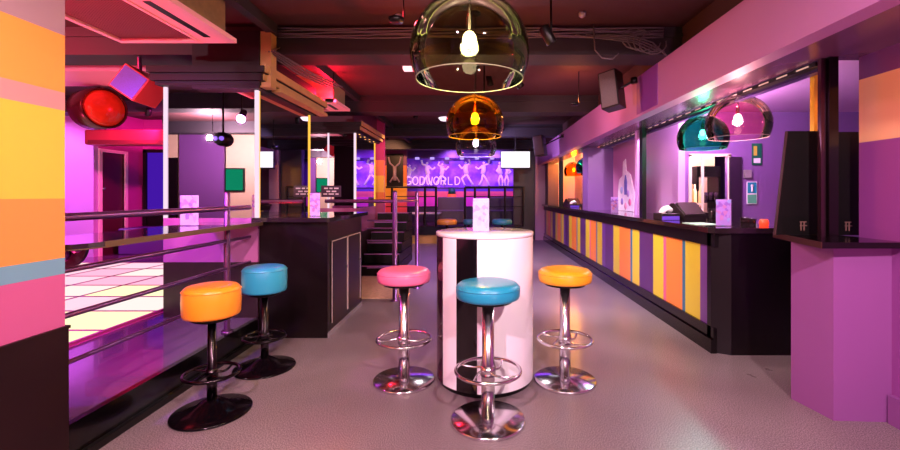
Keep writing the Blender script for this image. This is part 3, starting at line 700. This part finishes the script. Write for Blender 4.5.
MB().lathe([(0, 1.07), (R_-.004, 1.07), (R_+.004, 1.075), (R_+.004, 1.095), (R_, 1.10), (0, 1.10)], n=96).build('tabletop', mat('white_top', '#f6f0fa', .1, coat=.5), tt)
MB().lathe([(0, 0), (R_-.02, 0), (R_-.02, .035), (0, .035)], n=64).build('plinth', BLACK, tt)

# ------------------------------------------------------------------ menu cards
def card_mat(name, base, acc, sc):
    m = bpy.data.materials.new(name); m.use_nodes = True; nt = m.node_tree; b = nt.nodes['Principled BSDF']
    tc = nt.nodes.new('ShaderNodeTexCoord'); v = nt.nodes.new('ShaderNodeTexVoronoi'); v.inputs['Scale'].default_value = sc
    nt.links.new(tc.outputs['Object'], v.inputs['Vector'])
    cr = nt.nodes.new('ShaderNodeValToRGB'); cr.color_ramp.interpolation = 'CONSTANT'; e = cr.color_ramp.elements
    e[0].position = 0; e[0].color = srgb(base); e[1].position = .8; e[1].color = srgb(acc[0])
    for i, (p, c) in enumerate(((.45, acc[1]), (.6, base), (.7, acc[2]))): k = e.new(p); k.color = srgb(c)
    sep = nt.nodes.new('ShaderNodeSeparateColor'); nt.links.new(v.outputs['Color'], sep.inputs[0])
    nt.links.new(sep.outputs[0], cr.inputs[0]); nt.links.new(cr.outputs[0], b.inputs['Base Color']); b.inputs['Roughness'].default_value = .35
    return m
def menu(loc, w, h, label, cm, rz=0, holder=True):
    t = thing('menu_card', label, 'menu card', loc, rz, 'table menu cards')
    B(-w/2, w/2, -.002, .002, .004, h).build('card', cm, t)
    B(-w/2, w/2, -.03, .03, 0, .004).build('stand', tinted('acrylic_stand', '#f8f4ff', 1, 1.5), t)
    B(-w/2-.004, w/2+.004, -.006, -.003, .004, h+.004).build('clear_cover', tinted('acrylic_cover', '#f8f4ff', 1, 1.4), t)
menu((X(481, 3.12), 3.12, 1.10), .118, .245, 'pastel menu card standing on the white drum table', card_mat('menu_pastel', '#dfe4fa', ['#c4b8ec', '#b8d8ee', '#f0d8f0'], 38))
menu((X(189.5, 3.50), 3.50, 1.117), .15, .25, 'pink and white menu card on the drinks ledge', card_mat('menu_pink', '#f6dce4', ['#e4a4c4', '#b890c8', '#f4c8d0'], 34))
menu((X(315, 4.35), 4.35, 1.155), .10, .235, 'pale menu card on the black cabinet top', card_mat('menu_pale', '#f0e4f6', ['#c8b0e0', '#d8a8c0', '#c8d8f0'], 40))
menu((X(723.5, 3.85), 3.85, 1.09), .135, .24, 'lilac menu card at the near end of the bar', card_mat('menu_lilac', '#d4b4ec', ['#b48cdc', '#e0a8d4', '#b8d0f0'], 34))
menu((X(614.5, 6.62), 6.62, 1.09), .11, .25, 'small menu card farther along the bar', card_mat('menu_far', '#dcc0ec', ['#a880c8', '#e8a0b8', '#c8d0f0'], 34))
# small sign on the raised platform rail
sn = thing('notice_sign', 'small plum notice sign with pale lines near the farther mirrored column', 'sign', (X(331, 5.6), 5.6, Z(197, 5.6)))
B(-.13, .13, 0, .012, 0, .15).build('board', mat('plum_sign', '#3c1440', .4), sn)
m = MB()
for z, seg in ((.105, ((-.09, -.04), (-.02, .02), (.04, .1))), (.065, ((-.06, -.01), (.01, .07))), (.03, ((-.1, -.05), (-.03, .04), (.06, .1)))):
    for a, b in seg: m.box(a, b, -.003, 0, z, z+.018)
m.build('printed_lines', PAPER, sn)
MB().cyl((0, .006, 0), (0, .006, -.056), .008).build('clip', STEEL, sn)

# ------------------------------------------------------------------ things on the bar
def till(loc, rz, label):
    t = thing('cash_till', label, 'till', loc, rz, 'tills on the bar')
    MB().prism([(-.17, 0), (.17, 0), (.17, .05), (.02, .185), (-.03, .185), (-.17, .07)], -.16, .16, axis='y').build('body', mat('till_black', '#1c1214', .3), t)
    MB().prism([(.165, .06), (.03, .19), (.036, .196), (.172, .064)], -.14, .14, axis='y').build('touch_screen', mat('till_screen', '#3a2c28', .15, coat=.5), t)
def printer(loc, rz, label):
    t = thing('receipt_printer', label, 'printer', loc, rz)
    B(-.11, .11, -.09, .09, 0, .075, bev=.008).build('body', mat('printer_black', '#1c1418', .35), t)
    B(-.10, .10, -.094, -.09, .004, .045).build('front_panel', mat('violet_panel', '#5a3aa0', .3, emis='#5030c0', es=.25), t, 'violet lit front')
    m = MB(); m.tube([(-.06, 0, .075), (-.03, 0, .115), (.02, .01, .13), (.06, .02, .10)], .035, 8); m.build('paper_roll', PAPER, t)
till((2.42, 4.95, 1.09), -1.25, 'black sloped cash till on the bar beneath the green lamp')
printer((2.15, 4.80, 1.09), .1, 'receipt printer with white paper beside the near till')
till((2.42, 8.85, 1.09), -1.3, 'black cash till on the far part of the bar beyond the pillar')
till((2.42, 10.7, 1.09), -1.3, 'black cash till farthest along the bar')
printer((2.2, 9.6, 1.09), .1, 'receipt printer with white paper between the far tills')
def simple_glass(loc, label, h=.14, r=.034, m_=None, g=None):
    o = MB().lathe([(0, .006), (r*.8, .006), (r, h), (r+.003, h), (r*.86, 0), (0, 0)], n=20).build('drinking_glass', m_ or tinted('tumbler', '#eee8f0', 1, 2.0)); o.location = loc
    return tag(o, label, 'glass', g)
simple_glass((X(712, 4.6), 4.6, 1.09), 'clear tumbler on the bar left of the lilac menu card')
simple_glass((X(745, 3.95), 3.95, 1.09), 'short tumbler on the bar right of the lilac menu card', .07, .04)
simple_glass((X(752, 3.95), 3.95, 1.09), 'short tumbler beside the orange tealight on the bar', .06, .035)
tl = thing('tealight_holder', 'small orange red tealight holder at the near end of the bar', 'candle holder', (X(764, 3.85), 3.85, 1.09))
MB().lathe([(0, 0), (.035, 0), (.04, .03), (.03, .06), (.026, .06), (.034, .03), (.03, .006), (0, .006)], n=20).build('holder', mat('red_glass', '#e04030', .2, emis='#ff4020', es=.5), tl)
MB().cyl((0, 0, .006), (0, 0, .025), .024).build('candle', PAPER, tl)
tag(B(X(690, 4.1), X(712, 4.1), 4.0, 4.25, 1.09, 1.095).build('bar_mat', mat('bar_mat_pale', '#b8e0c8', .5, var=.4, scale=20)), 'pale green bar mat lying on the counter', 'bar mat')

# notices on the inner purple wall
nz = thing('wall_notice', 'teal and green printed notice on the purple bar wall', 'notice', (X(752, 6.28)+0, 6.28, Z(204, 6.28)))
B(-.075, .075, 0, .012, 0, .33).build('sheet', PAPER, nz)
B(-.066, .066, -.003, 0, .16, .32).build('blue_block', mat('notice_teal', '#1c8ca8', .5), nz); B(-.066, .066, -.003, 0, .01, .14).build('green_block', mat('notice_green', '#5cb08c', .5), nz)
MB().lathe([(0, 0), (.022, 0), (.022, .004), (0, .004)], (0, -.003, .27), 14, rot=RX).cyl((0, -.004, .18), (0, -.004, .25), .014, 8).build('white_figure', PAPER, nz)
n2 = thing('wall_notice', 'green illustrated notice high beside the pink lamp', 'notice', (X(757, 6.28), 6.28, Z(165, 6.28)))
B(-.07, .07, 0, .012, 0, .32).build('sheet', mat('notice_dark', '#14604c', .5), n2); B(-.05, .0, -.003, 0, .14, .28).build('yellow_block', mat('notice_yellow', '#c8b048', .5), n2); B(-.05, .05, -.003, 0, .03, .1).build('pale_block', PAPER, n2)
tag(B(X(744, 6.28), X(751, 6.28), 6.26, 6.3, Z(178, 6.28), Z(170, 6.28), bev=.004).build('wall_switch', GREY), 'pale grey switch box above the teal notice', 'switch')
struct(B(X(729, 6.28), X(741, 6.28), 6.26, 6.3, .9, Z(157, 6.28)).build('door_2', mat('dark_door', '#2a1a2e', .4)), 'dark upright door edge by the service hatch')
# bottles in the hatch
for k, (px, c) in enumerate(((694, '#f0a060'), (697, '#ffe0b0'), (700, '#e8b080'))):
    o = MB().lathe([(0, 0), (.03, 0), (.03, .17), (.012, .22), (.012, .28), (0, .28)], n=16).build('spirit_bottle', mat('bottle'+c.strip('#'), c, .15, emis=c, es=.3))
    o.location = (X(px, 6.34)-.02*(1-k), 6.36+.045*(k%2), 1.251); tag(o, 'amber spirit bottle in the cream framed hatch', 'bottle', 'bottles in the service hatch')

# ------------------------------------------------------------------ cables along the first beam
for k in range(5):
    rnd = random.Random(k)
    pts = []
    for j in range(40):
        u = j/39; x = -1.9 + u*3.7
        pts.append((x, 4.085-.004*k, 2.885+.02*k + .006*math.sin(j*.5+k*2)+rnd.uniform(-.002, .002)))
    o = MB().tube(pts, .009, 6).build('cable', mat('cable_grey', '#5a5058', .5)); tag(o, 'dark cable clipped along the first ceiling beam', 'cable', 'cables on the first beam')
for k in range(4):
    pts = [(-2.05+.02*k, 4.30, 3.0), (-2.0+.03*k, 4.22, 2.85), (-1.98+.03*k, 4.0-.01*k, 2.72), (-1.85+.05*k, 4.4, 2.63), (-1.75+.06*k, 5.0, 2.64)]
    o = MB().tube(pts, .008, 6).build('cable', mat('cable_grey', '#5a5058', .5)); tag(o, 'cable drooping from the beam over the nearer mirrored column', 'cable', 'cables over the mirrored column')
for k in range(4):
    pts = [(1.25-.1*k, 4.06, 2.9), (1.5, 4.04, 2.88-.02*k), (1.68, 4.04, 2.82-.03*k), (1.82-.01*k, 4.06, 2.70+.02*k)]
    o = MB().tube(pts, .007, 6).build('cable', mat('cable_grey', '#5a5058', .5)); tag(o, 'cable curling down where the first beam meets the bulkhead', 'cable', 'cables at the bulkhead end of the beam')
for k in range(4):
    a0 = .5+k*.35
    pts = [(1.52+.05*k+.13*math.cos(a0+t_*.5), 4.05-.012*k, 2.86+.10*math.sin(a0+t_*.5)-.02*k) for t_ in range(11)]
    o = MB().tube(pts, .006, 6).build('cable', mat('cable_grey', '#5a5058', .5)); tag(o, 'coiled cable loop at the bulkhead end of the first beam', 'cable', 'coiled cables by the bulkhead')
o = MB().tube([(1.12, 4.05, 3.0), (1.13, 4.04, 2.75), (1.2, 4.04, 2.67), (1.3, 4.04, 2.66), (1.36, 4.05, 2.72)], .006, 6).build('cable', mat('cable_grey', '#5a5058', .5)); tag(o, 'single looping cable hanging from the ceiling near the tilted loudspeaker', 'cable')
# small ceiling fittings
for k, (x, y) in enumerate(((-.7, 3.85), (.35, 3.85), (.95, 3.8))):
    o = MB().lathe([(0, 0), (.035, 0), (.03, -.03), (.012, -.045), (0, -.045)], n=16).build('smoke_detector', GREY); o.location = (x, y, 3.0)
    tag(o, ('small grey ceiling sensor left of the smoky lamp', 'small grey ceiling sensor above the smoky lamp', 'small grey ceiling sensor near the looping cable')[k], 'sensor')
for k, (x, y, l) in enumerate(((X(410, 4.6), 4.6, 'short fluorescent emergency fitting behind the smoky lamp'), (X(446, 9.0), 9.0, 'round pale ceiling light left of the clear lamp'))):
    t = thing('ceiling_light', l, 'ceiling light', (x, y, 3.0))
    if k == 0: t.location.z = 2.72; B(-.07, .07, -.05, .05, 0, .03).build('diffuser', emat('soft_rose', '#ffb0b8', 1.2), t); B(-.08, .08, -.06, .06, .03, .278).build('housing', GREY, t)
    else: MB().lathe([(0, -.06), (.12, -.05), (.16, 0), (0, 0)], n=24).build('diffuser', emat('soft_white', '#f0d8f0', 1.0), t)

# ------------------------------------------------------------------ ceiling spotlights with modelled fittings, some added as fill
CANS = 0
def lamp(loc, target, energy, col, size=60, blend=.6, kind='SPOT', label=None, fixture=True, r=.05):
    L = bpy.data.lights.new('spot_light', kind); L.energy = energy; L.color = srgb(col)[:3]; L.shadow_soft_size = r
    if kind == 'SPOT': L.spot_size = math.radians(size); L.spot_blend = blend
    d = Vector(target) - Vector(loc)
    if fixture:
        t = thing('track_spotlight', label or 'small black ceiling spotlight', 'spotlight', loc, 0, None if label else 'black ceiling spotlights')
        q = d.to_track_quat('Z', 'Y').to_matrix().to_4x4()
        MB().lathe([(0, -.14), (.04, -.13), (.045, 0), (.045, .015), (.041, .015), (.041, -.0), (0, -.10)], n=20, rot=q).build('can', BLACK, t)
        MB().cyl((0, 0, 0), (0, 0, max(.02, 3.0-loc[2])), .01, 8).build('stem', BLACK, t)
        o = bpy.data.objects.new('spot_light', L); COL.objects.link(o); o.parent = t
        o.rotation_euler = d.to_track_quat('-Z', 'Y').to_euler(); o.location = d.normalized()*.04
    else:
        o = bpy.data.objects.new('spot_light', L); COL.objects.link(o); o.location = loc; o.rotation_euler = d.to_track_quat('-Z', 'Y').to_euler()
    return o
LAMPS = [
 ((-.9, -.6, 2.8), (-.6, 3.0, 0), 280, '#ffbcd4', 95, 'added black fill spotlight behind the viewer, left'),  # unseen lamp added as fill for floor and table
 ((1.2, -.6, 2.8), (.6, 3.4, .2), 280, '#ffdcdc', 95, 'added black fill spotlight behind the viewer, right'),  # second unseen fill lamp, added on the right
 ((-.9, .9, 2.8), (-2.06, 1.9, 1.5), 50, '#ffe0b8', 100, 'black ceiling spotlight aimed at the striped wall'),
 ((.9, .9, 2.8), (2.4, 2.6, 1.0), 30, '#f498d8', 80, 'black ceiling spotlight aimed at the purple half wall'),
 ((.2, 5.9, 2.9), (1.0, 7.0, 0), 170, '#d8b0ff', 100, 'black ceiling spotlight behind the first beam'),
 ((.5, 4.8, 2.6), (2.08, 5.6, .6), 110, '#fff0e4', 75, 'black ceiling spotlight aimed at the bar front'),
 ((.6, 3.4, 2.6), (2.08, 4.3, .5), 60, '#fff0e0', 60, 'black ceiling spotlight aimed at the near bar stripes'),
 ((.5, 8.0, 2.6), (2.08, 8.8, .6), 110, '#ffe8e0', 80, 'black ceiling spotlight farther along the bar'),
 ((-.4, 9.0, 2.9), (-.2, 10.0, 0), 150, '#a880ff', 110, 'black ceiling spotlight over the far aisle'),
 ((-.9, 13.6, 2.9), (-.4, 15, 1.2), 85, '#c070ff', 120, 'black ceiling spotlight left on the stage'),
 ((.7, 13.6, 2.9), (.6, 15, 1.2), 85, '#b070ff', 120, 'black ceiling spotlight right on the stage'),
 ((-2.4, 11.5, 2.9), (-2.8, 13.5, 1.6), 80, '#ffb080', 90, 'black ceiling spotlight on the orange far wall'),
 ((-1.2, 8.4, 2.9), (-2.1, 9.0, 1.5), 50, '#ffc090', 80, 'black ceiling spotlight on the striped column'),
 ((.1, 5.2, 2.4), (1.87, 6.6, 2.5), 45, '#ffb0b8', 70, 'added black spotlight brightening the middle of the bulkhead'),  # added to lift the dim middle of the bulkhead
 ((.2, 9.2, 2.4), (1.87, 10.4, 2.5), 60, '#d8b8ff', 80, 'added black spotlight brightening the far bulkhead'),  # added to give the far bulkhead its lilac light
 ((-4.2, 6.6, 2.6), (-7.4, 8.4, 1.3), 240, '#ff40b8', 80, 'black spotlight washing the lilac wall magenta'),
 ((-8.2, 6.4, 2.7), (-8.0, 8.0, 1.6), 170, '#f080ff', 80, 'black spotlight washing the far left corner'),
 ((-5.4, 7.0, 2.7), (-7.2, 8.8, 1.2), 70, '#ff3090', 90, 'black spotlight aimed at the magenta doorway'),
 ((-4.4, 3.2, 2.8), (-3.2, 6.0, 2.6), 60, '#ff2040', 120, 'black spotlight glowing red over the dance floor'),
 ((-3.1, 2.5, 2.4), (-2.7, 4.3, .6), 90, '#e050e0', 110, 'black spotlight aimed at the mirrored column base'),
 ((-3.4, 1.5, 2.4), (-2.9, 2.8, .2), 120, '#8030ff', 100, 'black violet spotlight over the raised platform'),
]
for a in LAMPS: lamp(a[0], a[1], a[2], a[3], a[4], label=a[5])
# wash lamps added to redden the ceiling and brighten bar and rear corner
def glow(loc, e, col, r=.06, label='small added wash lamp'):
    t = thing('added_wash_lamp', label, 'lamp', loc)
    MB().lathe([(0, -.05), (.05, -.05), (.06, -.02), (.05, -.02), (.04, -.04), (0, -.04)], n=16).cyl((.055, 0, -.03), (.055, 0, (2.61 if loc[0] > 2.3 else 3.0)-loc[2]), .006, 6).build('cup', BLACK, t)
    L = bpy.data.lights.new('wash_light', 'POINT'); L.energy = e; L.color = srgb(col)[:3]; L.shadow_soft_size = r
    o = bpy.data.objects.new('wash_light', L); COL.objects.link(o); o.parent = t; o.location = (0, 0, .03)
glow((-1.95, 5.65, 2.66), 22, '#ff1838', .02, 'added red wash lamp on the canopy of the nearer mirrored column')
glow((-2.2, 9.1, 2.8), 10, '#ff2050', .02, 'added red wash lamp behind the farther mirrored column')
glow((-2.6, 2.3, 2.2), 10, '#ff3050', .02, 'added red wash lamp by the air conditioner')
glow((2.8, 5.3, 2.40), 110, '#ffc8f4', .05, 'added lilac wash lamp inside the bar')
glow((2.95, 11.6, 2.3), 120, '#ffa840', .05, 'added warm wash lamp inside the far bar')
glow((3.45, 6.95, 2.35), 60, '#fff0d0', .05, 'added warm lamp behind the service hatch')
glow((-5.4, -.5, 2.5), 220, '#ffd0e0', .05, 'added lamp lighting the rear left corner')
def uplight(loc, target, e, col, size, label):  # lamps added to throw colour up onto ceiling and bulkhead
    t = thing('added_uplighter', label, 'uplighter', loc)
    MB().lathe([(0, 0), (.09, 0), (.09, .02), (.05, .04), (.05, .12), (.045, .12), (.045, .06), (0, .06)], n=20).build('body', BLACK, t)
    L = bpy.data.lights.new('up_light', 'SPOT'); L.energy = e; L.color = srgb(col)[:3]; L.spot_size = math.radians(size); L.spot_blend = .7; L.shadow_soft_size = .04
    o = bpy.data.objects.new('up_light', L); COL.objects.link(o); o.parent = t; o.location = (0, 0, .13)
    d = Vector(target) - Vector(loc); o.rotation_euler = d.to_track_quat('-Z', 'Y').to_euler()
uplight((-2.8, 2.3, .2), (-2.7, 3.4, 2.7), 90, '#ff4060', 100, 'added black uplighter hidden behind the striped wall')
uplight((-6.6, 3.0, .2), (-5.4, 5.8, 2.7), 120, '#ff4a90', 110, 'added black uplighter beside the dance floor')
uplight((1.2, -1.0, 0), (1.87, 3.0, 2.6), 110, '#ff90c0', 80, 'added black uplighter behind the viewer by the right wall')
uplight((-1.0, 6.9, 0), (-.8, 6.2, 3), 80, '#ff2028', 120, 'added black uplighter at the foot of the stairs')
glow((1.3, 5.6, 2.6), 6, '#ff8a50', .03, 'added amber wash lamp between the ceiling beams')
glow((-.6, 3.2, 2.72), 3, '#ff3040', .03, 'added red wash lamp under the ceiling before the first beam')

# ------------------------------------------------------------------ world, camera, colour
wd = bpy.data.worlds.new('World'); SC.world = wd; wd.use_nodes = True
wd.node_tree.nodes['Background'].inputs[0].default_value = (.05, .02, .05, 1); wd.node_tree.nodes['Background'].inputs[1].default_value = .3
cam = bpy.data.cameras.new('camera'); co = bpy.data.objects.new('camera', cam); COL.objects.link(co)
co.location = (0, 0, H); co.rotation_euler = (PI/2, 0, 0)
cam.sensor_width = 36; cam.lens = F/900*36
cam.shift_x = -(CX-450)/900; cam.shift_y = -(225-CY)/900
cam.clip_start = .05; cam.clip_end = 60
SC.camera = co
vs = SC.view_settings; vs.view_transform = 'Standard'; vs.look = 'None'; vs.gamma = 1; vs.use_curve_mapping = False; vs.exposure = 1.15
